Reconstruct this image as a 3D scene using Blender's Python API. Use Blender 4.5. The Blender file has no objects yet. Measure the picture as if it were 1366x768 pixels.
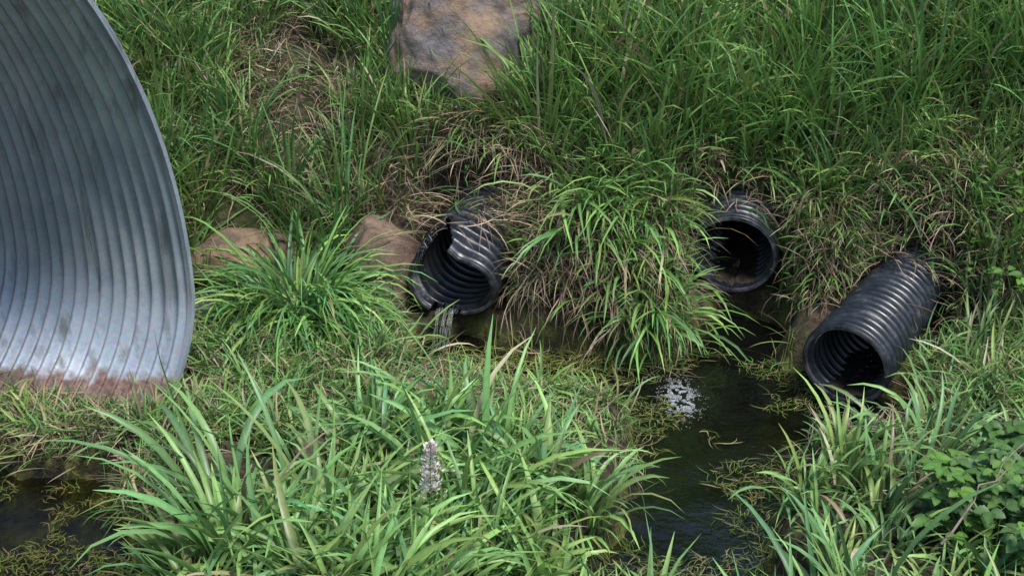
import bpy, math, random
import numpy as np
from mathutils import Vector, Matrix, noise as mn
rng = np.random.default_rng(7); random.seed(7)
D = bpy.data; scene = bpy.context.scene
col = scene.collection

# ------------------------------------------------------------------ helpers
PERM = np.random.default_rng(3).random((256, 256))
def vn(x, y, s=0):
    x = np.asarray(x, float) + s*17.31; y = np.asarray(y, float) + s*9.77
    xi = np.floor(x).astype(int); yi = np.floor(y).astype(int)
    fx = x-xi; fy = y-yi; fx = fx*fx*(3-2*fx); fy = fy*fy*(3-2*fy)
    a = PERM[xi % 256, yi % 256]; b = PERM[(xi+1) % 256, yi % 256]
    c = PERM[xi % 256, (yi+1) % 256]; d = PERM[(xi+1) % 256, (yi+1) % 256]
    return (a*(1-fx)+b*fx)*(1-fy)+(c*(1-fx)+d*fx)*fy - .5
def fbm(x, y, f, o=4, s=0):
    r = 0; a = 1
    for i in range(o):
        r = r + a*vn(x*f, y*f, s+i); a *= .5; f *= 2.03
    return r
def sst(a, b, v):
    t = np.clip((v-a)/(b-a), 0, 1); return t*t*(3-2*t)

CA, CHT, CHB, ZE = 1.7, 1.9, .92, .455      # culvert half span, rise above / below widest line
CC = np.array([-2.045, -2.631]); PQ = np.array([.5, .866]); MS = np.array([-.866, .5])
def culv(x, y):
    dx = x-CC[0]; dy = y-CC[1]
    return dx*PQ[0]+dy*PQ[1], dx*MS[0]+dy*MS[1]

# drain pipes: mouth, point further back, radius, exposed length
PSPEC = [((-.276, -.40, .14), (-.08, .12, .22), .190, .46),
         ((.975, -.22, .185), (1.13, .45, .24), .184, .18),
         ((1.30, -1.05, .066), (1.78, -.27, .12), .168, .80)]
CAPS = [((1.02,-.36),(.82,-1.0),.20),((.82,-1.0),(.54,-2.3),.28),((.54,-2.3),(.3,-3.5),.34),
        ((-.3,-.58),(.2,-.74),.23),((.2,-.74),(.75,-1.0),.22),((1.0,-.8),(1.35,-1.05),.18),
        ((-3.6,-1.2),(-1.70,-1.94),.33),((-1.70,-1.94),(-1.50,-2.9),.40),((-1.50,-2.9),(.3,-3.5),.3),
        ((.3,-3.5),(8,-3.7),.35)]
def sdf(x, y):
    r = np.full(np.shape(x), 9.)
    for a, b, rad in CAPS:
        ax, ay = a; bx, by = b
        L = (bx-ax)**2+(by-ay)**2
        t = np.clip(((x-ax)*(bx-ax)+(y-ay)*(by-ay))/L, 0, 1)
        r = np.minimum(r, np.hypot(x-ax-t*(bx-ax), y-ay-t*(by-ay))-rad)
    return r
YX = [-30,-8,-5,-3.5,-2,-1.2,-.7,-.3,.05,.45,.75,1.0,1.25,1.5,1.8,2.2,3,8,30]
YY = [-3.2,-3.0,-1.5,-.4,-.3,-.3,-.2,-.22,-.32,-.46,-.40,-.2,-.33,-.45,-.55,-.8,-1.2,-1.5,-1.6]
def ybank(x): return np.interp(x, YX, YY)
def height(x, y, detail=True):
    x = np.asarray(x, float); y = np.asarray(y, float)
    d = y-ybank(x)+.10*fbm(x, y, 1.7, 3, 5)
    dp = np.maximum(d, 0)
    b = .3*(1-np.exp(-4.5*dp))+.6*dp
    b = np.where(b > 1.3, 1.3+.22*(1-np.exp(-(b-1.3)/.22)), b)
    g = .05*fbm(x, y, 1.3, 3, 2)+.03
    near = np.maximum(-3.9-y, 0)*.5
    near = np.where(near > .9, .9+.25*(1-np.exp(-(near-.9)/.25)), near)
    h = g+b+near
    if detail: h = h+.05*fbm(x, y, 5, 4, 8)*(1+np.minimum(dp, 2)*.9)
    q, s = culv(x, y)
    w = sst(CA+.30, CA-.02, np.abs(q))*sst(-.35, .02, s)*sst(3.6, 3.2, s)
    h = h*(1-w)+(.020-.11*np.clip(s, 0, 1)+.028*fbm(x, y, 4, 3, 4))*w
    c = sst(.13, -.12, sdf(x, y)+.13*fbm(x, y, 3.6, 4, 6))
    h = h-.36*c*(1-sst(.2, .6, dp))
    fl = ZE-CHB*np.sqrt(np.maximum(1-(q/CA)**2, 0))+.045
    h = np.where((np.abs(q) < 1.36) & (s > -.03) & (s < 3.9), np.maximum(h, fl), h)
    for A, B, R, se in PSPEC:
        ax, ay = B[0]-A[0], B[1]-A[1]; l = math.hypot(ax, ay); ax /= l; ay /= l
        s_ = (x-A[0])*ax+(y-A[1])*ay; lat = np.abs((x-A[0])*ay-(y-A[1])*ax)
        w = sst(R+.09, R+.01, lat+.03*vn(x*9, y*9, 2))*sst(-.38, -.18, s_)*sst(se+.08, se, s_)
        zt = A[2]+(B[2]-A[2])/l*np.maximum(s_, 0)-R-.015-.10*sst(0, -.2, s_)
        h = h*(1-w)+np.minimum(h, zt)*w
    return h

def new_obj(name, me, **kw):
    o = D.objects.new(name, me); col.objects.link(o)
    for k, v in kw.items(): o[k] = v
    return o
def mesh_np(name, V, F, mat=None, cols=None, smooth=True):
    me = D.meshes.new(name); V = np.asarray(V, np.float32); F = np.asarray(F, np.int32)
    m, k = F.shape
    me.vertices.add(len(V)); me.vertices.foreach_set('co', V.ravel())
    me.loops.add(m*k); me.loops.foreach_set('vertex_index', F.ravel())
    me.polygons.add(m); me.polygons.foreach_set('loop_start', np.arange(0, m*k, k, dtype=np.int32))
    me.polygons.foreach_set('loop_total', np.full(m, k, dtype=np.int32))
    me.polygons.foreach_set('use_smooth', np.full(m, smooth, dtype=bool))
    me.update(calc_edges=True)
    if cols is not None:
        ca = me.color_attributes.new('Col', 'FLOAT_COLOR', 'POINT')
        c4 = np.ones((len(V), 4), np.float32); c4[:, :3] = np.clip(cols, .003, .9)
        ca.data.foreach_set('color', c4.ravel())
    if mat: me.materials.append(mat)
    return me

# ------------------------------------------------------------------ materials
class M:
    def __init__(s, name):
        s.m = D.materials.new(name); s.m.use_nodes = True; s.t = s.m.node_tree; s.n = s.t.nodes
        s.b = s.n['Principled BSDF']; s.out = s.n['Material Output']
        s.geo = s.N('ShaderNodeNewGeometry')
    def N(s, t, **k):
        n = s.n.new(t)
        for a, v in k.items(): setattr(n, a, v)
        return n
    def L(s, a, b): s.t.links.new(a, b)
    def noise(s, sc, det=4, rough=.6, vec=None, scale3=None):
        n = s.N('ShaderNodeTexNoise'); n.inputs['Scale'].default_value = sc
        n.inputs['Detail'].default_value = det; n.inputs['Roughness'].default_value = rough
        v = vec or s.geo.outputs['Position']
        if scale3:
            mp = s.N('ShaderNodeMapping'); mp.inputs['Scale'].default_value = scale3; s.L(v, mp.inputs['Vector']); v = mp.outputs[0]
        s.L(v, n.inputs['Vector']); return n.outputs['Fac']
    def ramp(s, f, stops):
        r = s.N('ShaderNodeValToRGB'); e = r.color_ramp.elements
        while len(e) < len(stops): e.new(.5)
        for i, (p, c) in enumerate(stops):
            e[i].position = p; e[i].color = (*c, 1) if len(c) == 3 else c
        s.L(f, r.inputs['Fac']); return r.outputs['Color']
    def mix(s, f, a, b, mode='MIX'):
        n = s.N('ShaderNodeMix', data_type='RGBA', blend_type=mode)
        for v, i in ((f, 0), (a, 6), (b, 7)):
            if hasattr(v, 'is_output'): s.L(v, n.inputs[i])
            else: n.inputs[i].default_value = v if i == 0 else (*v, 1)
        return n.outputs[2]
    def math(s, op, a, b=0., c=None, clamp=False):
        n = s.N('ShaderNodeMath', operation=op, use_clamp=clamp)
        for i, v in enumerate((a, b, c)):
            if v is None: continue
            if hasattr(v, 'is_output'): s.L(v, n.inputs[i])
            else: n.inputs[i].default_value = v
        return n.outputs[0]
    def dot(s, v):
        n = s.N('ShaderNodeVectorMath', operation='DOT_PRODUCT'); s.L(s.geo.outputs['Position'], n.inputs[0]); n.inputs[1].default_value = v; return n.outputs['Value']
    def dist(s, p):
        n = s.N('ShaderNodeVectorMath', operation='DISTANCE'); s.L(s.geo.outputs['Position'], n.inputs[0]); n.inputs[1].default_value = p; return n.outputs['Value']
    def bump(s, h, st=.5, dist=.01):
        n = s.N('ShaderNodeBump'); n.inputs['Strength'].default_value = st; n.inputs['Distance'].default_value = dist
        s.L(h, n.inputs['Height']); s.L(n.outputs[0], s.b.inputs['Normal']); return n
    def setc(s, c):
        if hasattr(c, 'is_output'): s.L(c, s.b.inputs['Base Color'])
        else: s.b.inputs['Base Color'].default_value = (*c, 1)
    def P(s, **k):
        for a, v in k.items(): s.b.inputs[a.replace('_', ' ')].default_value = v
    def z(s):
        x = s.N('ShaderNodeSeparateXYZ'); s.L(s.geo.outputs['Position'], x.inputs[0]); return x.outputs[2]

def m_ground():
    k = M('soil_and_litter')
    n1 = k.noise(2.3, 5); n2 = k.noise(28, 6, .7); n3 = k.noise(9, 4)
    c = k.ramp(n2, [(.3, (.022, .015, .010)), (.5, (.07, .048, .032)), (.72, (.22, .165, .105))])
    moss = k.ramp(n3, [(.4, (.035, .042, .015)), (.65, (.08, .11, .025))])
    c = k.mix(k.ramp(n1, [(.46, (0, 0, 0)), (.62, (.8, .8, .8))]), c, moss)
    zz = k.z()
    wet = k.math('MULTIPLY_ADD', zz, -9., -.1, True)
    weed = k.ramp(n3, [(.42, (.018, .015, .009)), (.52, (.06, .06, .015)), (.64, (.18, .20, .04))])
    c = k.mix(wet, c, weed); k.setc(c)
    k.L(k.math('MULTIPLY_ADD', wet, -.5, .9), k.b.inputs['Roughness'])
    k.bump(k.math('ADD', n2, n3), 1., .03); return k.m
def m_water():
    k = M('stream_water')
    k.setc((.006, .007, .006)); k.P(Roughness=.04, IOR=1.33)
    tr = k.N('ShaderNodeBsdfTransparent'); tr.inputs[0].default_value = (.6, .58, .38, 1)
    mx = k.N('ShaderNodeMixShader')
    sx = k.N('ShaderNodeSeparateXYZ'); k.L(k.geo.outputs['Position'], sx.inputs[0])
    murk = k.math('MULTIPLY_ADD', sx.outputs[0], -.10, 0.)      # clearer, shallower towards the culvert
    k.L(k.ramp(k.math('ADD', k.noise(2.1, 4), murk), [(.40, (.08, .08, .08)), (.58, (.9, .9, .9))]), mx.inputs[0])
    k.L(k.b.outputs[0], mx.inputs[1])
    gl = k.N('ShaderNodeBsdfGlossy'); gl.inputs['Roughness'].default_value = .03
    fr = k.N('ShaderNodeFresnel'); fr.inputs[0].default_value = 1.85
    b = k.bump(k.math('ADD', k.noise(5, 3, .5), k.math('MULTIPLY', k.noise(24, 3), .4)), .36, .03)
    k.L(b.outputs[0], gl.inputs['Normal']); k.L(b.outputs[0], fr.inputs['Normal'])
    k.L(tr.outputs[0], mx.inputs[2])
    m2 = k.N('ShaderNodeMixShader'); k.L(fr.outputs[0], m2.inputs[0]); k.L(mx.outputs[0], m2.inputs[1]); k.L(gl.outputs[0], m2.inputs[2])
    k.L(m2.outputs[0], k.out.inputs[0]); return k.m
def m_blade(name, rough=.42, tr=.3, spec=.5):
    k = M(name)
    a = k.N('ShaderNodeAttribute', attribute_name='Col')
    n = k.noise(60, 2)
    c = k.mix(.5, a.outputs['Color'], k.ramp(n, [(.3, (.75, .8, .7)), (.7, (1.2, 1.15, 1.1))]), 'MULTIPLY')
    k.setc(c); k.P(Roughness=rough); k.b.inputs['Specular IOR Level'].default_value = spec
    t = k.N('ShaderNodeBsdfTranslucent'); k.L(c, t.inputs[0])
    mx = k.N('ShaderNodeMixShader'); mx.inputs[0].default_value = tr
    k.L(k.b.outputs[0], mx.inputs[1]); k.L(t.outputs[0], mx.inputs[2]); k.L(mx.outputs[0], k.out.inputs[0]); return k.m
def m_galv():
    k = M('galvanized_steel')
    n1 = k.noise(3, 5, .6); n2 = k.noise(45, 4, .7); v = k.N('ShaderNodeTexVoronoi'); v.inputs['Scale'].default_value = 70
    k.L(k.geo.outputs['Position'], v.inputs['Vector'])
    c = k.ramp(n1, [(.3, (.34, .40, .48)), (.55, (.50, .56, .64)), (.75, (.66, .71, .78))])
    c = k.mix(.35, c, k.mix(.5, v.outputs['Color'], (.5, .5, .5)), 'SOFT_LIGHT')
    st = k.noise(9, 4, .65, scale3=(1.6, 1.6, .12))
    c = k.mix(k.ramp(st, [(.54, (0, 0, 0)), (.72, (.7, .7, .7))]), c, (.13, .12, .11))
    zz = k.z(); n4 = k.noise(11, 4)
    s0 = float(CC[0]*MS[0]+CC[1]*MS[1])
    sl = k.math('MULTIPLY_ADD', k.dot((MS[0], MS[1], 0)), .13, -s0*.13)       # dirt line drops into the pipe
    hh = k.math('ADD', k.math('ADD', zz, sl), k.math('MULTIPLY', n4, -.16))
    dirt = k.math('MULTIPLY_ADD', hh, -26., 1.3, True)
    rust = k.ramp(n2, [(.3, (.05, .022, .016)), (.5, (.15, .062, .04)), (.7, (.30, .18, .14))])
    c = k.mix(k.math('MULTIPLY', dirt, .92), c, rust)
    k.setc(c); k.L(k.math('MULTIPLY_ADD', dirt, -.4, .45, True), k.b.inputs['Metallic'])
    k.L(k.math('MULTIPLY_ADD', n2, .3, .28), k.b.inputs['Roughness'])
    k.bump(n2, .25, .004); return k.m
def m_plastic(name='black_plastic', worn=0., spot=None):
    k = M(name)
    n = k.noise(14, 5, .65); n2 = k.noise(90, 3)
    c = k.ramp(n, [(.35, (.010, .011, .015)), (.57, (.028, .033, .046)), (.70, (.12, .115, .10))])
    if worn: c = k.mix(k.ramp(n, [(.4, (0, 0, 0)), (.6, (worn, worn, worn))]), c, (.22, .22, .22))
    if spot:
        f = k.math('MULTIPLY_ADD', k.math('ADD', k.dist(spot), k.math('MULTIPLY', n, .2)), -16., 3.6, True)
        c = k.mix(f, c, k.ramp(n2, [(.35, (.12, .12, .125)), (.6, (.42, .43, .44))]))
    k.setc(c); k.L(k.math('MULTIPLY_ADD', n, .5, .12), k.b.inputs['Roughness'])
    k.b.inputs['Specular IOR Level'].default_value = .85
    k.bump(n2, .15, .003); return k.m
def m_rock(name, a, b, c3, moss=.0, lo=.38, hi=.6):
    k = M(name)
    n1 = k.noise(4, 6, .62); n2 = k.noise(35, 5, .7); n3 = k.noise(2.2, 3)
    c = k.ramp(n1, [(lo, a), ((lo+hi)/2, b), (hi, c3)])
    c = k.mix(.6, c, k.ramp(n2, [(.3, (.45, .43, .42)), (.65, (1.2, 1.2, 1.2))]), 'MULTIPLY')
    if moss: c = k.mix(k.ramp(n3, [(.5, (0, 0, 0)), (.62, (moss, moss, moss))]), c, (.05, .06, .03))
    k.setc(c); k.P(Roughness=.85); k.bump(k.math('ADD', n1, k.math('MULTIPLY', n2, .5)), .8, .03); return k.m
def m_simple(name, a, b, sc=20, rough=.8, bump=.3):
    k = M(name); n = k.noise(sc, 4)
    k.setc(k.ramp(n, [(.3, a), (.7, b)])); k.P(Roughness=rough); k.bump(n, bump, .01); return k.m

G = m_ground(); W = m_water(); BL = m_blade('grass_blade', .40, .28, .5); BW = m_blade('broad_grass_blade', .38, .28, .5)
DRY = m_blade('dry_straw', .8, .15, .2); GALV = m_galv(); PL = m_plastic(); PLW = m_plastic('worn_plastic_edge', .35)
PLT = m_plastic('torn_plastic', 0, (-.42, -.40, .08))
MUD = m_simple('dark_sediment', (.014, .011, .009), (.075, .06, .045), 22, .45)

# ------------------------------------------------------------------ ground + water
def axis(lo, hi, step, far):
    a = list(np.arange(lo, hi+1e-6, step)); s = step; v = hi
    while v < far: s *= 1.25; v += s; a.append(v)
    s = step; v = lo; pre = []
    while v > -far: s *= 1.25; v -= s; pre.append(v)
    return np.array(pre[::-1]+a)
xs = axis(-3.6, 3.4, .02, 150); ys = axis(-3.6, 2.2, .02, 150)
X, Y = np.meshgrid(xs, ys); Z = height(X, Y)
nx, ny = len(xs), len(ys)
idx = np.arange(nx*ny).reshape(ny, nx)
F = np.stack([idx[:-1, :-1], idx[:-1, 1:], idx[1:, 1:], idx[1:, :-1]], -1).reshape(-1, 4)
V = np.stack([X, Y, Z], -1).reshape(-1, 3)
cen = V[F].mean(1); keep = np.ones(len(F), bool)
for A, B, R, se in PSPEC:
    A = np.array(A); a = np.array(B)-A; a /= np.linalg.norm(a)
    d = cen-A; s_ = d@a; r_ = np.linalg.norm(d-s_[:, None]*a, axis=1)
    keep &= ~((s_ > .0) & (s_ < 1.3) & (r_ < R*.93-.012))
me = mesh_np('ground', V, F[keep], G)
new_obj('ground', me, kind='structure', label='brown soil bank and stream bed with moss and litter', category='ground')
wx = np.linspace(-6, 8, 60); wy = np.linspace(-4.4, .2, 30); X, Y = np.meshgrid(wx, wy)
idx = np.arange(60*30).reshape(30, 60)
F = np.stack([idx[:-1, :-1], idx[:-1, 1:], idx[1:, 1:], idx[1:, :-1]], -1).reshape(-1, 4)
new_obj('water', mesh_np('water', np.stack([X, Y, X*0-.15], -1).reshape(-1, 3), F, W), kind='structure',
        label='dark shallow stream water reflecting the bank', category='water')

# ------------------------------------------------------------------ culvert
PITCH = .066
def csec(f, dr):
    c, s = np.cos(f), np.sin(f)
    hz = np.where(s > 0, CHT, CHB)
    q = CA*c; z = hz*s
    nq = c/CA; nz = s/hz; l = np.hypot(nq, nz)
    return q+dr*nq/l, ZE+z+dr*nz/l
nS = int(3.9/PITCH*11); nA = 180
S = np.linspace(0, 3.9, nS); f = np.linspace(0, 2*math.pi, nA, endpoint=False)
Sg, Fg = np.meshgrid(S, f, indexing='ij')
ph = 2*math.pi*Sg/PITCH
dr = .0160*(np.sin(ph)+.12*np.sin(2*ph))+.004*vn(Sg*2, Fg*3, 5)
Sj = Sg+np.where(Sg < .01, .012*vn(Fg*9, Fg*0)*1.0, 0)
qq, zz = csec(Fg, dr)
V = np.stack([CC[0]+PQ[0]*qq+MS[0]*Sj, CC[1]+PQ[1]*qq+MS[1]*Sj, zz], -1).reshape(-1, 3)
idx = np.arange(nS*nA).reshape(nS, nA); nxt = np.roll(idx, -1, 1)
F = np.stack([idx[:-1], nxt[:-1], nxt[1:], idx[1:]], -1).reshape(-1, 4)
cul = new_obj('culvert_pipe', mesh_np('culvert_pipe', V, F, GALV),
    label='huge galvanized corrugated steel culvert with a rusty lower edge', category='culvert')
sm = cul.modifiers.new('t', 'SOLIDIFY'); sm.thickness = .006
RV = []; nR = 320; f = np.linspace(0, 2*math.pi, nR, endpoint=False)
for (ds, drr) in ((-.008, -.009), (-.008, .009), (.012, .010), (.012, -.010)):
    q1, z1 = csec(f, np.full(nR, drr)); RV.append(np.stack([CC[0]+PQ[0]*q1+MS[0]*ds, CC[1]+PQ[1]*q1+MS[1]*ds, z1], -1))
V = np.stack(RV, 0).reshape(-1, 3); F = []
for k_ in range(4):
    a = np.arange(nR)+k_*nR; b = np.arange(nR)+((k_+1) % 4)*nR
    F.append(np.stack([a, np.roll(a, -1), np.roll(b, -1), b], -1))
o = new_obj('rim', mesh_np('rim', V, np.concatenate(F), GALV, smooth=False)); o.parent = cul

# ------------------------------------------------------------------ drain pipes
PIPES = []
def drain_pipe(spec, label, notch=None, extra=.8, pitch=.050, mud=True, taper=.0, mat=None):
    A, B, R, se = spec
    A = Vector(A); B = Vector(B); a = (B-A).normalized(); L = (B-A).length+extra
    up = (Vector((0, 0, 1))-a*a.z).normalized(); sd = a.cross(up)
    PIPES.append((np.array(A), np.array(a), L, R))
    n = int(L/pitch*12); S = np.linspace(0, L, n); nA = 160
    f = np.linspace(0, 2*math.pi, nA, endpoint=False)
    Sg, Fg = np.meshgrid(S, f, indexing='ij')
    r = R-.012+.0145*np.tanh(2.6*np.sin(2*math.pi*(Sg/pitch-.3)))
    r = np.where(Sg < .02, R-.004, r)*(1-taper*Sg)
    dent = .018*np.cos(2*Fg+.6)*np.exp(-Sg*3)
    def crush(F_): return .05*np.cos(2*F_+.25)+.07*np.cos(3*F_+.5)-.20*np.exp(-((F_-1.15)/.5)**2)-.14*np.exp(-((F_-2.6)/.4)**2)
    if notch: dent = dent+np.exp(-Sg*4.0)*crush(Fg)
    r = r*(1+dent)
    off = notch(Fg) if notch else .006*vn(Fg*5, Fg*0+3)
    A_, a_, u_, s_ = map(np.array, (A, a, up, sd))
    V = (A_+a_*Sg[..., None]+s_*(r*np.cos(Fg))[..., None]+u_*(r*np.sin(Fg))[..., None]).reshape(-1, 3)
    idx = np.arange(n*nA).reshape(n, nA); nxt = np.roll(idx, -1, 1)
    F = np.stack([idx[:-1], nxt[:-1], nxt[1:], idx[1:]], -1)
    if notch: F = F[Sg[:-1] >= off[:-1]]
    o = new_obj('drain_pipe', mesh_np('drain_pipe', V, F.reshape(-1, 4), mat or PL), label=label, category='pipe', group='black corrugated drain pipes in the bank')
    m = o.modifiers.new('t', 'SOLIDIFY'); m.thickness = .008
    nR = 160; rv = []
    for (ds, rr) in ((-.004, R-.012), (-.004, R-.001), (.012, R-.001), (.012, R-.012)):
        rr = rr*(1+.018*np.cos(2*f+.6)+(crush(f) if notch else 0))
        rv.append(A_+a_*ds+s_*(rr*np.cos(f))[:, None]+u_*(rr*np.sin(f))[:, None])
    V = np.stack(rv, 0).reshape(-1, 3); F = []
    kp = np.ones(nR, bool) if not notch else (notch(f) < .012)
    for k_ in range(4):
        a1 = np.arange(nR)+k_*nR; b1 = np.arange(nR)+((k_+1) % 4)*nR
        F.append(np.stack([a1, np.roll(a1, -1), np.roll(b1, -1), b1], -1)[kp])
    ob = new_obj('rim', mesh_np('rim', V, np.concatenate(F), PLW, smooth=False)); ob.parent = o
    if mud:
        ns, nc = 60, 20; s = np.linspace(.01, L*.9, ns); c = np.linspace(-1, 1, nc)
        sg, cg = np.meshgrid(s, c, indexing='ij')
        lvl = -R*.82+.022*fbm(sg, cg, 8, 4, 9)+.012*cg**2; hw = np.sqrt(np.maximum((R*(1-taper*sg)-.02)**2-lvl**2, .0001))*.99
        V = (A_+a_*sg[..., None]+s_*(hw*cg)[..., None]+u_*lvl[..., None]).reshape(-1, 3)
        idx = np.arange(ns*nc).reshape(ns, nc)
        F = np.stack([idx[:-1, :-1], idx[:-1, 1:], idx[1:, 1:], idx[1:, :-1]], -1).reshape(-1, 4)
        ob = new_obj('sediment', mesh_np('sediment', V, F, MUD)); ob.parent = o
    return o
def notch1(F):
    F = np.mod(F, 2*math.pi); d = np.abs(F-1.9)
    o = np.where(d < .42, (.42-d)/.42*.22+.06, 0)
    return o+np.where(o > 0, .12*vn(F*13, F*0+2), 0)+np.where(np.abs(F-4.6) < .45, .035+.04*vn(F*20, F*0), 0)
p1 = drain_pipe(PSPEC[0], 'broken black corrugated drain pipe with its top torn open', notch1, mud=False, mat=PLT)
p2 = drain_pipe(PSPEC[1], 'black corrugated drain pipe half hidden under overhanging grass')
p3 = drain_pipe(PSPEC[2], 'black corrugated drain pipe protruding over muddy water', taper=.16, pitch=.046)

def pipe_hit(P, k=.88, front=.10, kf=.85):
    hit = np.zeros(P.shape[:-1], bool)
    for A, a, L, R in PIPES:
        d = P-A; s = d@a; r = np.linalg.norm(d-s[..., None]*a, axis=-1)
        hit |= (s > 0) & (s < L*.6) & (r < R*k)
        hit |= (s > -front) & (s <= 0) & (r < R*kf)
    return hit
def pipe_push(P):
    for A, a, L, R in PIPES:
        d = P-A; s = d@a; rad = d-s[..., None]*a; r = np.linalg.norm(rad, axis=-1)
        m = (s > -.01) & (s < L) & (r < R+.012) & (rad[..., 2] > .0*R)
        P = np.where(m[..., None], A+s[..., None]*a+rad*((R+.012)/np.maximum(r, .02))[..., None], P)
    return P

# ------------------------------------------------------------------ rocks
ROCKC = []
def rock(name, loc, size, rot, seed, mat, label, planes=12, sub=5, cut=.80, clear=.85, nz_=.06):
    import bmesh
    r = random.Random(seed)
    bm = bmesh.new(); bmesh.ops.create_icosphere(bm, subdivisions=sub, radius=1)
    pls = []
    if isinstance(planes, list): pls = [(Vector(p[:3]).normalized(), p[3]) for p in planes]
    else:
        for i in range(planes):
            v = Vector((r.gauss(0, 1), r.gauss(0, 1), r.gauss(0, 1))).normalized(); pls.append((v, r.uniform(cut-.12, cut+.1)))
    for v in bm.verts:
        p = v.co.copy()
        for n_, d_ in pls:
            k_ = p.dot(n_)
            if k_ > d_: p -= n_*(k_-d_)*.82
        nz = mn.fractal(p*1.6+Vector((seed, 0, 0)), 1, 2, 6)
        p += p.normalized()*nz*nz_
        v.co = Vector((p.x*size[0], p.y*size[1], p.z*size[2]))
    me = D.meshes.new(name); bm.to_mesh(me); bm.free()
    for p in me.polygons: p.use_smooth = True
    me.materials.append(mat)
    o = new_obj(name, me, label=label, category='rock'); o.location = loc; o.rotation_euler = rot
    ROCKC.append((loc[0], loc[1], max(size[0], size[1])*clear))
    return o
RB = m_rock('boulder_stone', (.155, .145, .165), (.215, .18, .17), (.32, .22, .15), 0, .40, .62)
RT = m_rock('tan_sandstone', (.13, .095, .07), (.26, .175, .115), (.34, .23, .15), .5)
RP = m_rock('brown_stone', (.11, .08, .06), (.21, .14, .10), (.29, .20, .15), .5)
RG = m_rock('grey_stone', (.08, .08, .085), (.17, .17, .175), (.26, .25, .24), .3)
rock('boulder', (-.205, .62, .89), (.46, .36, .46), (0, 0, 0), 5, RB, 'large grey and orange weathered boulder set in the grassy bank',
     [(.1, -1, .35, .78), (.66, -.35, -.72, .60), (-.62, -.2, -.75, .66), (-1, -.15, .1, .78), (1, -.25, .25, .82), (0, .1, 1, .88), (.5, -.8, .1, .86), (-.3, -.7, -.5, .84)], 6, .86, .72, .13)
rock('rock', (-1.18, -.20, .15), (.28, .2, .16), (0, .1, .3), 11, RT, 'tan sandstone rock beside the steel culvert', clear=.6)
rock('rock', (-.585, -.18, .10), (.20, .2, .26), (.2, 0, .1), 14, RP, 'brownish stone half buried next to the broken pipe', clear=.7)
rock('rock', (-1.33, -.55, -.02), (.16, .14, .17), (0, .3, .1), 18, RG, 'grey stone wedged against the culvert wall')
rock('rock', (-.66, -1.70, .06), (.11, .09, .09), (0, .1, .5), 21, RP, 'small reddish stone lying among the grass', clear=.6)
rock('rock', (-1.0, .62, .74), (.12, .1, .10), (.1, .1, .5), 23, RP, 'brown stone poking out of the dry bank')

# ------------------------------------------------------------------ grass machinery
def blades(root, head, th0, bend, L, Wd, c0, c1, curl, S=7, fold=True, clampz=True, fil=True, twist=None, off=.012):
    N = len(L); t = np.linspace(0, 1, S); tm = (t[1:]+t[:-1])/2
    th = th0[:, None]+bend[:, None]*tm**1.25; hd = head[:, None]+curl[:, None]*tm
    st = (L/(S-1))[:, None]
    d = np.stack([np.sin(th)*np.cos(hd), np.sin(th)*np.sin(hd), np.cos(th)], -1)*st[..., None]
    P = np.concatenate([np.zeros((N, 1, 3)), np.cumsum(d, 1)], 1)+root[:, None, :]
    if clampz:
        hz = height(P[..., 0], P[..., 1], True)
        lift = off+.02*rng.random((N, 1))
        hz = np.maximum(hz, -.15)+lift
        P[:, 1:, 2] = np.maximum(P[:, 1:, 2], hz[:, 1:])
    if fil:
        P[:, 1:] = pipe_push(P[:, 1:])
        k = ~pipe_hit(P[:, 1:]).any(1)
        q, s = culv(P[..., 0], P[..., 1])
        k &= ~((np.abs(np.abs(q)-CA) < .04) & (s > -.02) & (P[..., 2] < 1.5)).any(1)
    else: k = np.ones(N, bool)
    P = P[k]; head = head[k]; N = len(P); Wd = Wd[k]; c0 = c0[k]; c1 = c1[k]
    thv = np.concatenate([th[k][:, :1], th[k]], 1); hdv = np.concatenate([hd[k][:, :1], hd[k]], 1)
    side = np.stack([-np.sin(hdv), np.cos(hdv), 0*hdv], -1)
    nrm = np.stack([-np.cos(thv)*np.cos(hdv), -np.cos(thv)*np.sin(hdv), np.sin(thv)], -1)
    tw = (rng.normal(0, .35, (N, 1)) if twist is None else twist)+rng.normal(0, .6, (N, 1))*t
    sd = np.cos(tw)[..., None]*side+np.sin(tw)[..., None]*nrm
    nn = -np.sin(tw)[..., None]*side+np.cos(tw)[..., None]*nrm
    prof = np.interp(t, [0, .15, .4, .65, .85, 1], [.6, .85, 1., .85, .5, .04])
    w = (Wd[:, None]*prof)[..., None]*.5
    if fold:
        R = np.stack([P-sd*w, P-nn*w*.45, P+sd*w], 2); m = 3
    else:
        R = np.stack([P-sd*w, P+sd*w], 2); m = 2
    V = R.reshape(-1, 3)
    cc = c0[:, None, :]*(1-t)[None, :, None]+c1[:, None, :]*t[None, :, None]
    C = np.repeat(cc[:, :, None, :], m, 2)
    if fold: C = C*np.array([1., 1.18, 1.])[None, None, :, None]
    b = (np.arange(N)*S*m)[:, None, None]+(np.arange(S-1)*m)[None, :, None]+np.arange(m-1)[None, None, :]
    F = np.stack([b, b+1, b+1+m, b+m], -1).reshape(-1, 4)
    return V, F, C.reshape(-1, 3)
def join(parts):
    V, F, C = [], [], []; n = 0
    for v, f_, c in parts:
        V.append(v); F.append(f_+n); C.append(c); n += len(v)
    return np.concatenate(V), np.concatenate(F), np.concatenate(C)
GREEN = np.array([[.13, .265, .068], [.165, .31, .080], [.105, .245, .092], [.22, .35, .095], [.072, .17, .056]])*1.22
BLUEG = np.array([[.155, .31, .115], [.19, .36, .13], [.235, .41, .125], [.13, .275, .135], [.28, .43, .13]])*1.2
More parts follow.
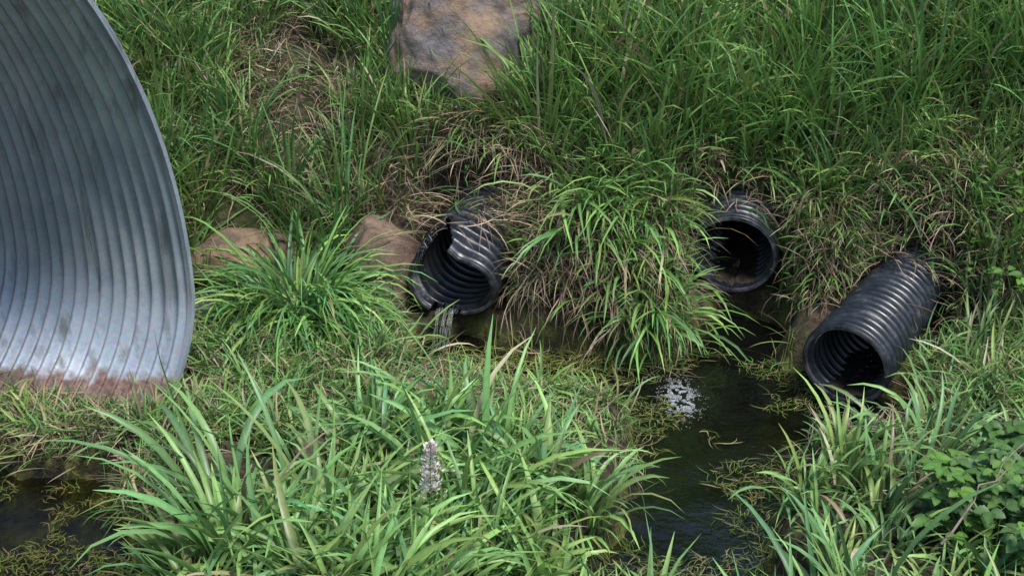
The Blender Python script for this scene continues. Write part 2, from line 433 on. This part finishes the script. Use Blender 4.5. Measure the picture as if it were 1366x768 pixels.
STRAW = np.array([[.48, .37, .25], [.35, .26, .17], [.58, .49, .36], [.22, .16, .11], [.33, .255, .21]])
def pal(P, n, jit=.18):
    c = P[rng.integers(0, len(P), n)]; return c*(1+rng.normal(0, jit, (n, 1)))*(1+rng.normal(0, .06, (n, 3)))
def dryness(x, y):
    d = .95*fbm(x, y, 1.6, 3, 21)+.02
    for (cx, cy, r, a) in ((-1.1, .45, .5, .65), (-.25, .12, .25, .5), (-.02, .40, .30, .5), (2.0, 1.2, .45, .5), (-.85, .05, .4, .55),
                           (.05, -.22, .25, .75), (2.1, -.45, .35, .4), (.95, .02, .2, .3), (1.75, -.1, .25, .3), (-1.9, .6, .5, .45), (.5, .35, .3, .2)):
        d = d+a*np.exp(-((x-cx)**2+(y-cy)**2)/r**2)
    return d
def ok_root(x, y, wet=-.09, rocks=True):
    h = height(x, y); q, s = culv(x, y)
    k = h > wet
    k &= ~((np.abs(q) < CA+.08) & (np.abs(q) > CA-.26) & (s > -.05))
    for (cx, cy, r) in (ROCKC if rocks else []): k &= np.hypot(x-cx, y-cy) > r
    for A, a, L, R in PIPES:
        dx = x-A[0]; dy = y-A[1]; l = np.linalg.norm(a[:2])
        s_ = (dx*a[0]+dy*a[1])/l; lat = np.abs(dx*a[1]-dy*a[0])
        k &= ~((s_ > -.25) & (s_ < L) & (lat < R+.02) & (h < A[2]+a[2]*s_+R*.9))
    return k, h
def tufts(n, xr, yr, nb, L, Wd, palette, reg=None, spread=.03, th=(.12, .3), bend=(1.0, .5), down=.5, dead=.08, wet=-.09, fold=True, keepdry=False):
    cx = rng.uniform(*xr, n); cy = rng.uniform(*yr, n)
    k, h = ok_root(cx, cy, wet)
    if reg is not None: k &= reg(cx, cy)
    if not keepdry: k &= dryness(cx, cy) < .32+.5*rng.random(n)
    cx, cy = cx[k], cy[k]; n = len(cx)
    tl = np.exp(rng.normal(0, .28, n)); cnt = rng.poisson(nb, n)+3
    th_c = pal(palette, n, .22); hd_c = rng.uniform(0, 2*math.pi, n)
    i = np.repeat(np.arange(n), cnt); N = len(i)
    ox = rng.normal(0, spread, N); oy = rng.normal(0, spread, N)
    x = cx[i]+ox; y = cy[i]+oy
    k, h = ok_root(x, y, wet); x, y, h, i, ox, oy = x[k], y[k], h[k], i[k], ox[k], oy[k]; N = len(x)
    onb = (y > ybank(x)).astype(float)
    hx = ox/spread*.7+.6*np.cos(hd_c[i])+rng.normal(0, .4, N); hy = oy/spread*.7+.6*np.sin(hd_c[i])-down*onb+rng.normal(0, .4, N)
    hd = np.arctan2(hy, hx)
    LL = L*tl[i]*rng.uniform(.55, 1.15, N); WW = Wd*rng.uniform(.6, 1.25, N)*np.clip(tl[i], .8, 1.2)
    t0 = np.abs(rng.normal(th[0], th[1], N)); bd = np.clip(rng.normal(bend[0], bend[1], N), .1, 2.4)
    c = .5*th_c[i]+.5*pal(palette, N, .22)
    c0 = c*.48+np.array([.035, .03, .012]); c1 = c*1.2  # root colour darkened for contrast: shade between the blades painted in
    dd = rng.random(N) < dead; c1[dd] = pal(STRAW, dd.sum()); c0[dd] = .5*c0[dd]+.5*c1[dd]
    if dead > 0:
        yt = rng.random(N) < .14; c1[yt] = c1[yt]*.5+np.array([.20, .17, .06])
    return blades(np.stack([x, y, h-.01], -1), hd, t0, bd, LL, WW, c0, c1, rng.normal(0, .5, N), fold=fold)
def straw(n, xr, yr, L, Wd, reg=None, th=(1.1, .4), bend=(.6, .5), wdry=True, palette=STRAW, down=.6, wet=-.12, thr=.15):
    x = rng.uniform(*xr, n); y = rng.uniform(*yr, n); k, h = ok_root(x, y, wet)
    if reg is not None: k &= reg(x, y)
    if wdry: k &= dryness(x, y)+.45*rng.random(n) > thr
    x, y, h = x[k], y[k], h[k]; N = len(x)
    hd = np.arctan2(rng.normal(-down, 1, N), rng.normal(0, 1, N))
    c = pal(palette, N, .25)
    return blades(np.stack([x, y, h], -1), hd, np.abs(rng.normal(*th, N)), rng.normal(*bend, N), L*rng.uniform(.4, 1.2, N), Wd*rng.uniform(.5, 1.3, N),
                  c*.8, c, rng.normal(0, .9, N), fold=False, off=.006)
def onpipe(i, n, s0, s1, f0, f1, L, Wd, palette, bend=(1.0, .4), cl=1.):
    """strands that have fallen over the top of a pipe"""
    A, a, Lp, R = PIPES[i]; up = np.array([0, 0, 1.])-a*a[2]; up /= np.linalg.norm(up); sd = np.cross(a, up)
    s = rng.uniform(s0, s1, n); f_ = rng.uniform(f0, f1, n)
    P = A+a*s[:, None]+(R+.012)*(sd*np.cos(f_)[:, None]+up*np.sin(f_)[:, None])
    rx = sd*np.cos(f_)[:, None]; hd = np.arctan2(rx[:, 1]*2-.9+rng.normal(0, .6, n), rx[:, 0]*4+rng.normal(0, .7, n))
    c = pal(palette, n, .22)
    return blades(P, hd, np.abs(rng.normal(1.0, .3, n)), rng.normal(*bend, n), L*rng.uniform(.4, 1.2, n), Wd*rng.uniform(.6, 1.3, n), c*.8, c, rng.normal(0, .7, n), fold=False)

onbank = lambda x, y: y > ybank(x)+.02
lip = lambda x, y: (y > ybank(x)-.02) & (y < ybank(x)+.30)
def behind(i, s0, s1, lat):      # ground strip just above the exposed part of a pipe
    A, B, R, se = PSPEC[i]; ax, ay = B[0]-A[0], B[1]-A[1]; l = math.hypot(ax, ay); ax /= l; ay /= l
    def f_(x, y):
        s = (x-A[0])*ax+(y-A[1])*ay; la = np.abs((x-A[0])*ay-(y-A[1])*ax); return (s > se+s0) & (s < se+s1) & (la < R+lat)
    return f_
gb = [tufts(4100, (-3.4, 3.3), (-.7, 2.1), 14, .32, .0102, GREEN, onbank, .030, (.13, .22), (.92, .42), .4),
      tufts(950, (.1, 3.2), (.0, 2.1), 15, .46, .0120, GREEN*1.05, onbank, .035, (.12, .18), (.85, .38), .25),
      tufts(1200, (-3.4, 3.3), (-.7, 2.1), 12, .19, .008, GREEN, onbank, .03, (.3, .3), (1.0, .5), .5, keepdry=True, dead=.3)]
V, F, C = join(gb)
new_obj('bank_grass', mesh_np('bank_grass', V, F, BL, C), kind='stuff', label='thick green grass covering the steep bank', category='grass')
gb = [tufts(74, (.25, .70), (-.6, .1), 14, .38, .0135, GREEN*1.15, lip, .04, (.45, .3), (1.6, .4), 1.8, keepdry=True),
      tufts(14, (.05, .35), (-.45, .1), 10, .26, .011, GREEN, lip, .03, (.5, .3), (1.6, .35), 1.8, keepdry=True),
      tufts(40, (1.25, 1.5), (-.4, .1), 12, .24, .010, GREEN, lip, .03, (.5, .3), (1.6, .35), 2.0, keepdry=True),
      tufts(130, (-.5, .3), (-.1, .4), 9, .28, .010, GREEN, behind(0, .03, .20, .06), .03, (.5, .3), (1.3, .4), 2.0, keepdry=True),
      tufts(110, (.7, 1.5), (-.2, .4), 9, .25, .0105, GREEN, behind(1, .02, .2, .08), .03, (.4, .3), (1.3, .4), 1.5, keepdry=True),
      tufts(130, (1.5, 2.2), (-.6, .2), 10, .32, .011, GREEN, behind(2, .02, .2, .08), .03, (.4, .3), (1.4, .4), 1.6, keepdry=True),
      onpipe(0, 36, .24, .48, .2, 2.2, .22, .010, GREEN), onpipe(1, 14, .06, .2, .6, 2.8, .15, .009, GREEN), onpipe(2, 50, .66, .9, .4, 2.8, .24, .010, GREEN)]
V, F, C = join(gb)
new_obj('overhanging_grass', mesh_np('overhanging_grass', V, F, BL, C), kind='stuff', label='long green grass drooping over the edge above the water', category='grass')
STG_ = np.vstack([STRAW, GREEN*.9])
gb = [straw(38000, (-3.3, 3.2), (-.8, 2.0), .21, .0046, onbank, (.9, .45), (1.0, .5), True, thr=.20),
      straw(4200, (-.05, .90), (-.55, .0), .30, .005, lip, (.9, .3), (1.5, .4), False, down=2.4),
      straw(3600, (-.5, .3), (-.1, .45), .34, .0046, behind(0, .01, .20, .06), (.9, .3), (1.0, .4), False, down=3.),
      straw(3600, (.7, 1.5), (-.2, .5), .20, .0046, behind(1, .01, .22, .1), (.8, .3), (1.3, .4), False, down=2.0),
      straw(4500, (1.5, 2.2), (-.7, .3), .26, .0046, behind(2, .0, .25, .1), (.8, .3), (1.3, .4), False, down=2.0),
      straw(1400, (1.25, 1.5), (-.5, .0), .24, .0046, lip, (.9, .3), (1.5, .4), False, down=2.2),
      straw(1900, (1.55, 2.6), (-1.0, .1), .24, .0046, lip, (.9, .3), (1.5, .4), False, down=1.6),
      onpipe(0, 240, .16, .48, -.2, 1.5, .30, .005, STRAW), onpipe(0, 80, .1, .45, 1.3, 2.6, .22, .004, STRAW),
      onpipe(1, 34, .06, .2, .2, 2.7, .14, .0042, STRAW), onpipe(2, 160, .62, .95, .2, 3.0, .22, .0045, STRAW), onpipe(2, 12, .1, .6, .6, 2.4, .16, .003, STRAW),
      straw(8500, (-1.9, -.1), (-1.5, -.15), .18, .0046, None, (1.3, .25), (.3, .3), False, down=0, palette=STG_),
      straw(6200, (-3.0, -1.1), (-2.0, -.6), .18, .0046, None, (1.3, .25), (.3, .3), False, down=0, palette=STG_),
      straw(1500, (1.2, 2.2), (-1.6, -.9), .15, .004, None, (1.3, .25), (.3, .3), False, down=0),
      straw(1900, (-.1, 1.2), (-1.7, -.5), .16, .0035, None, (1.4, .2), (.2, .2), False, down=0, wet=-.2, palette=STG_)]
V, F, C = join(gb)
new_obj('dry_grass', mesh_np('dry_grass', V, F, DRY, C), kind='stuff', label='dead tan straw matted between the green grass', category='dry grass')
flat = lambda x, y: (y < ybank(x)+.05)
def notfg(x, y): return flat(x, y) & (y > -1.6)
gb = [tufts(410, (-1.35, -.40), (-1.65, -.25), 12, .16, .0085, GREEN*1.1, notfg, .03, (.4, .3), (1.2, .5), 0, keepdry=True, dead=.2),
      tufts(250, (-2.6, -1.15), (-2.6, -.8), 9, .12, .0078, GREEN*1.1, None, .035, (.5, .3), (1.1, .5), 0, keepdry=True, dead=.25),
      tufts(190, (1.60, 3), (-1.5, -.6), 12, .18, .009, GREEN, flat, .03, (.3, .3), (1.2, .5), 0, keepdry=True),
      tufts(100, (-.2, .5), (-1.7, -.95), 8, .13, .007, GREEN*1.2, None, .03, (.6, .3), (1.0, .5), 0, keepdry=True, dead=.2)]
V, F, C = join(gb)
new_obj('ground_grass', mesh_np('ground_grass', V, F, BL, C), kind='stuff', label='short grass and litter on the flat beside the stream', category='grass')
def fgl(x, y): return (y < np.interp(x, [-1.3, -1.12, -1.0, -.7, -.4, -.1, .1, .36], [-2.65, -2.35, -2.08, -1.78, -1.47, -1.48, -1.72, -2.05])) & (x < .34+.1*np.sin(y*5))
def fgr(x, y): return (y < np.interp(x, [.86, 1.2, 1.6, 1.8, 2.2], [-1.74, -1.52, -1.42, -1.30, -1.2]))
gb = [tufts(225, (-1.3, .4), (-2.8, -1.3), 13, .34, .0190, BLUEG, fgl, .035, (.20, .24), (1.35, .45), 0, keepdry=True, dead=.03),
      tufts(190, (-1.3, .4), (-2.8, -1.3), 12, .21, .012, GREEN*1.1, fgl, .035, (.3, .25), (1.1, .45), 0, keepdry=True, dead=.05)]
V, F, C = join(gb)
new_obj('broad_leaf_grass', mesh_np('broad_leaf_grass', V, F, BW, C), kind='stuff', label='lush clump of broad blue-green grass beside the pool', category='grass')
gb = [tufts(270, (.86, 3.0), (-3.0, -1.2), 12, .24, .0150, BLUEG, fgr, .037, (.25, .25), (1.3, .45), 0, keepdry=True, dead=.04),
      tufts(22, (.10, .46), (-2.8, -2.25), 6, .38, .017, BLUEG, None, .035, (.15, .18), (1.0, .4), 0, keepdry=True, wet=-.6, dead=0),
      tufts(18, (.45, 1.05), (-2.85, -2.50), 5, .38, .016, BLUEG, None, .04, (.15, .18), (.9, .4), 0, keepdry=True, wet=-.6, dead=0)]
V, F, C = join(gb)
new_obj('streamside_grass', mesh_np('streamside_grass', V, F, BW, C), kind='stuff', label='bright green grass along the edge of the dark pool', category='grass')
V, F, C = tufts(1500, (-5, 5), (-6.5, -2.8), 10, .17, .011, GREEN, lambda x, y: np.hypot(x, y+6) > .6, .035, (.3, .3), (1., .4), 0, keepdry=True, fold=False)
new_obj('near_bank_grass', mesh_np('near_bank_grass', V, F, BL, C), kind='stuff', label='short grass on the opposite bank', category='grass')
def big_tuft(x, y, n, L, Wd, label, sp=.07, palette=GREEN, th=(.35, .3), bend=(1.7, .4)):
    ox = rng.normal(0, sp, n); oy = rng.normal(0, sp, n); h = height(x+ox, y+oy)
    hd = np.arctan2(oy/sp+rng.normal(-.25, .4, n), ox/sp+rng.normal(0, .4, n))
    c = pal(palette, n, .2)
    v = blades(np.stack([x+ox, y+oy, h], -1), hd, np.abs(rng.normal(*th, n)), rng.normal(*bend, n), L*rng.uniform(.55, 1.15, n), Wd*rng.uniform(.7, 1.25, n), c*.5+.02, c*1.15, rng.normal(0, .4, n))  # dark roots paint the shade inside the tuft into the blade colour
    return new_obj('grass_tuft', mesh_np('grass_tuft', v[0], v[1], BL, v[2]), label=label, category='grass tuft')
big_tuft(-.90, -.54, 430, .50, .0140, 'dense arching bright green grass tuft below a tan rock', .08, GREEN*1.2, (.45, .32), (1.8, .4))
big_tuft(-.74, -.74, 120, .28, .011, 'smaller drooping green grass tuft on the flat', .06, GREEN*1.15)
big_tuft(.62, -.48, 110, .40, .014, 'long arching green tuft hanging over the pool', .06, GREEN*1.2, (.5, .35), (1.8, .4))

# floating weed on the water
def floatw(n, xr, yr, reg, cols, L=(.04, .16), Wd=(.002, .005)):
    x = rng.uniform(*xr, n); y = rng.uniform(*yr, n); k = (height(x, y) < -.08) & reg(x, y); x, y = x[k], y[k]; n = len(x)
    c = pal(np.array(cols), n)
    return blades(np.stack([x, y, x*0-.148], -1), rng.uniform(0, 6.3, n), rng.normal(1.5, .12, n), rng.normal(.05, .1, n), rng.uniform(*L, n), rng.uniform(*Wd, n), c, c, rng.normal(0, 1.2, n), fold=False, off=.003)
V, F, C = join([
    floatw(3800, (-.5, .8), (-1.6, -.45), lambda x, y: fbm(x, y, 3.5, 3, 33)+.02-1.1*np.clip(x-.3, 0, 1) > 0, [[.28, .30, .08], [.19, .24, .05], [.36, .31, .17], [.11, .15, .03]]),
    floatw(6500, (.1, 1.3), (-2.3, -.5), lambda x, y: fbm(x, y, 3, 3, 37)+.9*(sdf(x, y)+.13) > 0, [[.16, .21, .05], [.26, .24, .12], [.10, .15, .035]], (.02, .09), (.002, .004)),
    floatw(7500, (-2.4, -1.0), (-2.6, -1.4), lambda x, y: fbm(x, y, 2.5, 3, 31) > -.04, [[.12, .17, .04], [.09, .13, .03], [.19, .16, .07]], (.02, .06), (.002, .005))])
new_obj('water_weed', mesh_np('water_weed', V, F, DRY, C), kind='stuff', label='yellow-green weed and straw floating on the water', category='water weed')

n = 1800; r_ = np.abs(rng.normal(0, .22, n)); a_ = rng.uniform(0, 6.3, n)
x = 1.95+r_*np.cos(a_)*1.2; y = .80+r_*np.sin(a_)
c = pal(np.array([[.20, .15, .13], [.27, .20, .18], [.15, .11, .09]]), n)
V, F, C = blades(np.stack([x, y, height(x, y)], -1), rng.uniform(0, 6.3, n), np.abs(rng.normal(.4, .4, n)), rng.normal(.5, .6, n), rng.uniform(.16, .46, n), rng.uniform(.0018, .0038, n), c, c, rng.normal(0, 1.6, n), fold=False)
new_obj('dry_weed', mesh_np('dry_weed', V, F, DRY, C), kind='stuff', label='brown wiry dead weed on the upper bank', category='dry weed')

# ------------------------------------------------------------------ tubes
def tube(pts, rad, n=7):
    pts = [Vector(p) for p in pts]; V = []; F = []
    for i, p in enumerate(pts):
        d = (pts[min(i+1, len(pts)-1)]-pts[max(i-1, 0)]).normalized()
        a = d.orthogonal().normalized(); b = d.cross(a)
        for j in range(n):
            t = 2*math.pi*j/n; V.append(p+(a*math.cos(t)+b*math.sin(t))*rad[i])
    for i in range(len(pts)-1):
        for j in range(n): F.append((i*n+j, i*n+(j+1) % n, (i+1)*n+(j+1) % n, (i+1)*n+j))
    return np.array(V), np.array(F)
def joinvf(ps):
    V, F, n = [], [], 0
    for v, f_ in ps: V.append(v); F.append(f_+n); n += len(v)
    return np.concatenate(V), np.concatenate(F)
TW = m_simple('pale_twig', (.14, .10, .08), (.33, .27, .22), 40)
def twig(p, r0, label, wob=.02, br=2):
    ps = []; a, b = Vector(p[0]), Vector(p[1]); pts = []
    for i in range(12):
        t = i/11; pts.append(a.lerp(b, t)+Vector((random.gauss(0, wob), random.gauss(0, wob), random.gauss(0, wob)))*.4+Vector((0, 0, wob*2*math.sin(t*3))))
    ps.append(tube(pts, [r0*(1-.7*i/11) for i in range(12)]))
    for k_ in range(br):
        i = random.randint(3, 8); d = (b-a)*random.uniform(.12, .25)+Vector((random.uniform(-.06, .06), random.uniform(-.06, .06), random.uniform(.0, .08)))
        ps.append(tube([pts[i], pts[i]+d*.5, pts[i]+d+Vector((0, 0, .01))], [r0*.5, r0*.35, r0*.15]))
    V, F = joinvf(ps); return new_obj('twig', mesh_np('twig', V, F, TW), label=label, category='twig')
twig(((1.26, -2.50, .22), (1.66, -2.15, .44)), .0045, 'thin pale bare twig leaning over the brambles')
twig(((-.02, .26, .68), (.38, .40, .86)), .010, 'brown dead stick lying on the bank grass')
twig(((.40, -1.20, -.10), (.28, -.85, -.12)), .003, 'thin brown stick at the edge of the water', .01, 1)
twig(((-1.60, -.90, .02), (-1.62, -.96, .75)), .0022, 'thin dead stalk leaning on the culvert wall', .012, 1)

# ------------------------------------------------------------------ flower spike
FL = m_simple('pale_pink_petal', (.66, .53, .52), (.90, .84, .80), 60, .7)
STG = m_simple('green_stem', (.10, .17, .05), (.15, .22, .08), 30, .6)
fx, fy = -.238, -2.45
fl = D.objects.new('flower_spike', None); col.objects.link(fl); fl.location = (fx, fy, float(height(fx, fy)))
fl['label'] = 'pale pinkish flower spike on a thin stem in the grass'; fl['category'] = 'flower'
def par(o, p):
    o.parent = p; o.matrix_parent_inverse = Matrix.Translation(-Vector(p.location))
V, F = tube([(fx-.02, fy+.01, -.0), (fx-.01, fy, .18), (fx, fy, .36), (fx+.004, fy, .53)], [.003, .003, .0025, .0015])
par(new_obj('stem', mesh_np('stem', V, F, STG)), fl)
ps = []; r = random.Random(4)
for i in range(420):
    t = r.random()**.9; z = .355+t*.18; a = r.uniform(0, 6.3); ra = (.030*(1-t)**.6+.004)*r.uniform(.3, 1)*(1+.35*math.sin(t*30))
    c = Vector((fx+.004*t+ra*math.cos(a), fy+ra*math.sin(a), z))
    d = Vector((math.cos(a), math.sin(a), r.uniform(.1, .9))).normalized(); s_ = d.cross(Vector((0, 0, 1))).normalized(); l = r.uniform(.007, .014); w = l*.45
    n_ = s_.cross(d)
    ps.append((np.array([c, c+d*l*.5+s_*w, c+d*l+n_*l*.3, c+d*l*.5-s_*w]), np.array([[0, 1, 2, 3]])))
V, F = joinvf(ps)
par(new_obj('blossom', mesh_np('blossom', V, F, FL, smooth=False)), fl)

# ------------------------------------------------------------------ bramble & leafy weeds
LEAF = m_blade('bramble_leaf', .45, .25, .5)
def leafmesh(base, dirv, up, l, w, c):
    d = dirv.normalized(); s = d.cross(up)
    if s.length < .1: s = d.cross(Vector((1, 0, 0)))
    s.normalize(); n = s.cross(d)
    T = [0, .12, .24, .36, .48, .60, .72, .84, .93, 1]; Wp = [.02, .55, .82, .98, 1, .93, .78, .52, .26, 0]
    V = []
    for i, (t, k_) in enumerate(zip(T, Wp)):
        cz = -.25*t*t*l; kk = k_*(1+(.13 if i % 2 else -.06))
        V.append(base+d*t*l+n*cz)
        V.append(base+d*t*l+n*(cz+.16*w*k_)+s*w*kk*.5); V.append(base+d*t*l+n*(cz+.16*w*k_)-s*w*kk*.5)
    F = []
    for i in range(len(T)-1):
        a = i*3; F += [(a, a+1, a+4, a+3), (a+2, a, a+3, a+5)]
    C = np.tile(c, (len(V), 1)); C[::3] *= 1.35
    return np.array(V), np.array(F), C
def bramble(x, y, n, spread, label, name='bramble_plant', sz=.05, tri=True, hgt=.28, seed=1):
    r = random.Random(seed); e = D.objects.new(name, None); col.objects.link(e)
    z0 = float(height(x, y)); e.location = (x, y, z0); e['label'] = label; e['category'] = 'bramble' if tri else 'plant'
    lv, st = [], []
    for i in range(n):
        a = r.uniform(0, 6.3); R = spread*r.random()**.5
        bx, by = x+.4*R*math.cos(a), y+.4*R*math.sin(a); bz = float(height(bx, by))
        tip = Vector((x+R*math.cos(a), y+R*math.sin(a), 0)); tip.z = float(height(tip.x, tip.y))+hgt*r.uniform(.45, 1.1)
        P0 = Vector((bx, by, bz)); mid = P0.lerp(tip, .5)+Vector((0, 0, hgt*.3))
        pts = [(P0*(1-t)**2+mid*2*t*(1-t)+tip*t*t) for t in np.linspace(0, 1, 8)]
        st.append(tube(pts, [.0025-.0002*k for k in range(8)], 5))
        for j in (3, 5, 6, 7):
            p = pts[j]; hd = r.uniform(0, 6.3); up = Vector((r.uniform(-.35, .35), r.uniform(-.6, .1), 1)).normalized()
            sc = sz*r.uniform(.65, 1.2); c = pal(np.array([[.09, .19, .045], [.12, .24, .05], [.08, .16, .05]]), 1)[0]
            q = p+Vector((math.cos(hd), math.sin(hd), .5))*sc*.4
            st.append(tube([p, q], [.001, .001], 4))
            for da in ((-1.25, 0, 1.25) if tri else (0,)):
                d = Vector((math.cos(hd+da), math.sin(hd+da), .15)); lv.append(leafmesh(q, d, up, sc*(1.15 if da == 0 else .9), sc*.68, c))
    V, F, C = join(lv); o = new_obj('foliage', mesh_np('foliage', V, F, LEAF, C), kind='stuff'); par(o, e)
    V, F = joinvf(st); par(new_obj('stem', mesh_np('stem', V, F, STG)), e)
bramble(1.50, -2.30, 40, .24, 'low bramble with toothed green three-part leaves', seed=2, hgt=.28, sz=.048)
bramble(1.70, -2.0, 30, .22, 'low bramble with toothed green three-part leaves', seed=3, hgt=.24, sz=.048)
bramble(2.12, -.62, 22, .24, 'small leafy weed in dry grass on the bank', 'leafy_weed', .045, False, .3, 5)
bramble(-1.60, 1.02, 16, .2, 'small leafy weed in dry grass on the bank', 'leafy_weed', .04, False, .22, 6)

# ------------------------------------------------------------------ foam and trickle
FOAM = m_simple('pale_foam', (.45, .49, .51), (.80, .84, .86), 80, .1, .1)
FOAM.node_tree.nodes['Principled BSDF'].inputs['Transmission Weight'].default_value = .35
def foam(x, y, n, sx, sy, label, seed, z=-.15):
    import bmesh
    bm = bmesh.new(); bmesh.ops.create_icosphere(bm, subdivisions=1, radius=1); tv = np.array([v.co[:] for v in bm.verts]); tf = np.array([[v.index for v in f_.verts] for f_ in bm.faces]); bm.free()
    r = np.random.default_rng(seed); ps = []
    for i in range(n):
        s = r.uniform(.0006, .0018)*(2 if r.random() < .03 else 1)
        px, py = x+r.normal(0, sx), y+r.normal(0, sy)
        if fbm(px, py, 60, 3, seed) < .0: continue
        ps.append((tv*s+np.array([px, py, z+s*.2+abs(r.normal(0, .004))*math.exp(-((px-x)**2+(py-y)**2)/.002)]), tf))
    V, F = joinvf(ps); new_obj('foam', mesh_np('foam', V, F, FOAM), kind='stuff', label=label, category='foam')
foam(.68, -.92, 7000, .034, .075, 'small patch of white bubbles on dark water', 1)
foam(-.34, -.64, 3000, .04, .035, 'white bubbles below the trickling broken pipe', 2)
k = M('falling_water'); k.setc((.28, .31, .27)); k.P(Roughness=.06, IOR=1.33, Transmission_Weight=.45); k.b.inputs['Specular IOR Level'].default_value = 1.; k.bump(k.noise(40, 3, .6, scale3=(3, 3, .5)), .8, .02)
ps = []; r = random.Random(9)
for i in range(16):
    o_ = r.uniform(-.05, .05); w_ = r.uniform(.6, 1.4); ph = r.uniform(0, 6)
    pts = []
    for j in range(14):
        t = j/13
        pts.append((-.285+o_*(1-.3*t)-.03*t+.004*math.sin(ph+t*7), -.34-.10*min(t*2, 1)-.045*t, (-.020 if t < .3 else -.020-.135*((t-.3)/.7)**1.3)+.002*math.sin(t*20+ph)))
    ps.append(tube(pts, [(.005-.002*j/13)*w_*(1+.25*math.sin(j*1.7+ph)) for j in range(14)], 8))
V, F = joinvf(ps)
new_obj('trickle', mesh_np('trickle', V, F, k.m), label='thin stream of water falling from the broken pipe', category='water trickle')

# ------------------------------------------------------------------ light, sky, camera
w = D.worlds.new('World'); scene.world = w; w.use_nodes = True
sky = w.node_tree.nodes.new('ShaderNodeTexSky'); sky.sky_type = 'NISHITA'; sky.sun_disc = False
sd = Vector((.30, -.42, 1.0)).normalized()
sky.sun_elevation = math.asin(sd.z); sky.sun_rotation = math.atan2(sd.x, sd.y)
bg = w.node_tree.nodes['Background']; bg.inputs[1].default_value = .15
w.node_tree.links.new(sky.outputs[0], bg.inputs[0])
sl = D.lights.new('sun', 'SUN'); sl.energy = 3.9; sl.angle = math.radians(16); sl.color = (1, .97, .92)
so = D.objects.new('sun', sl); col.objects.link(so); so.rotation_euler = sd.to_track_quat('Z', 'Y').to_euler()
cam = D.cameras.new('camera'); cam.lens = 50; cam.sensor_width = 36; cam.clip_end = 500; cam.clip_start = .05
co = D.objects.new('camera', cam); col.objects.link(co); co.location = (0, -6, 2.6); co.rotation_euler = (math.radians(90-24), 0, 0)
scene.camera = co
scene.view_settings.view_transform = 'Standard'; scene.view_settings.look = 'None'; scene.view_settings.exposure = 0
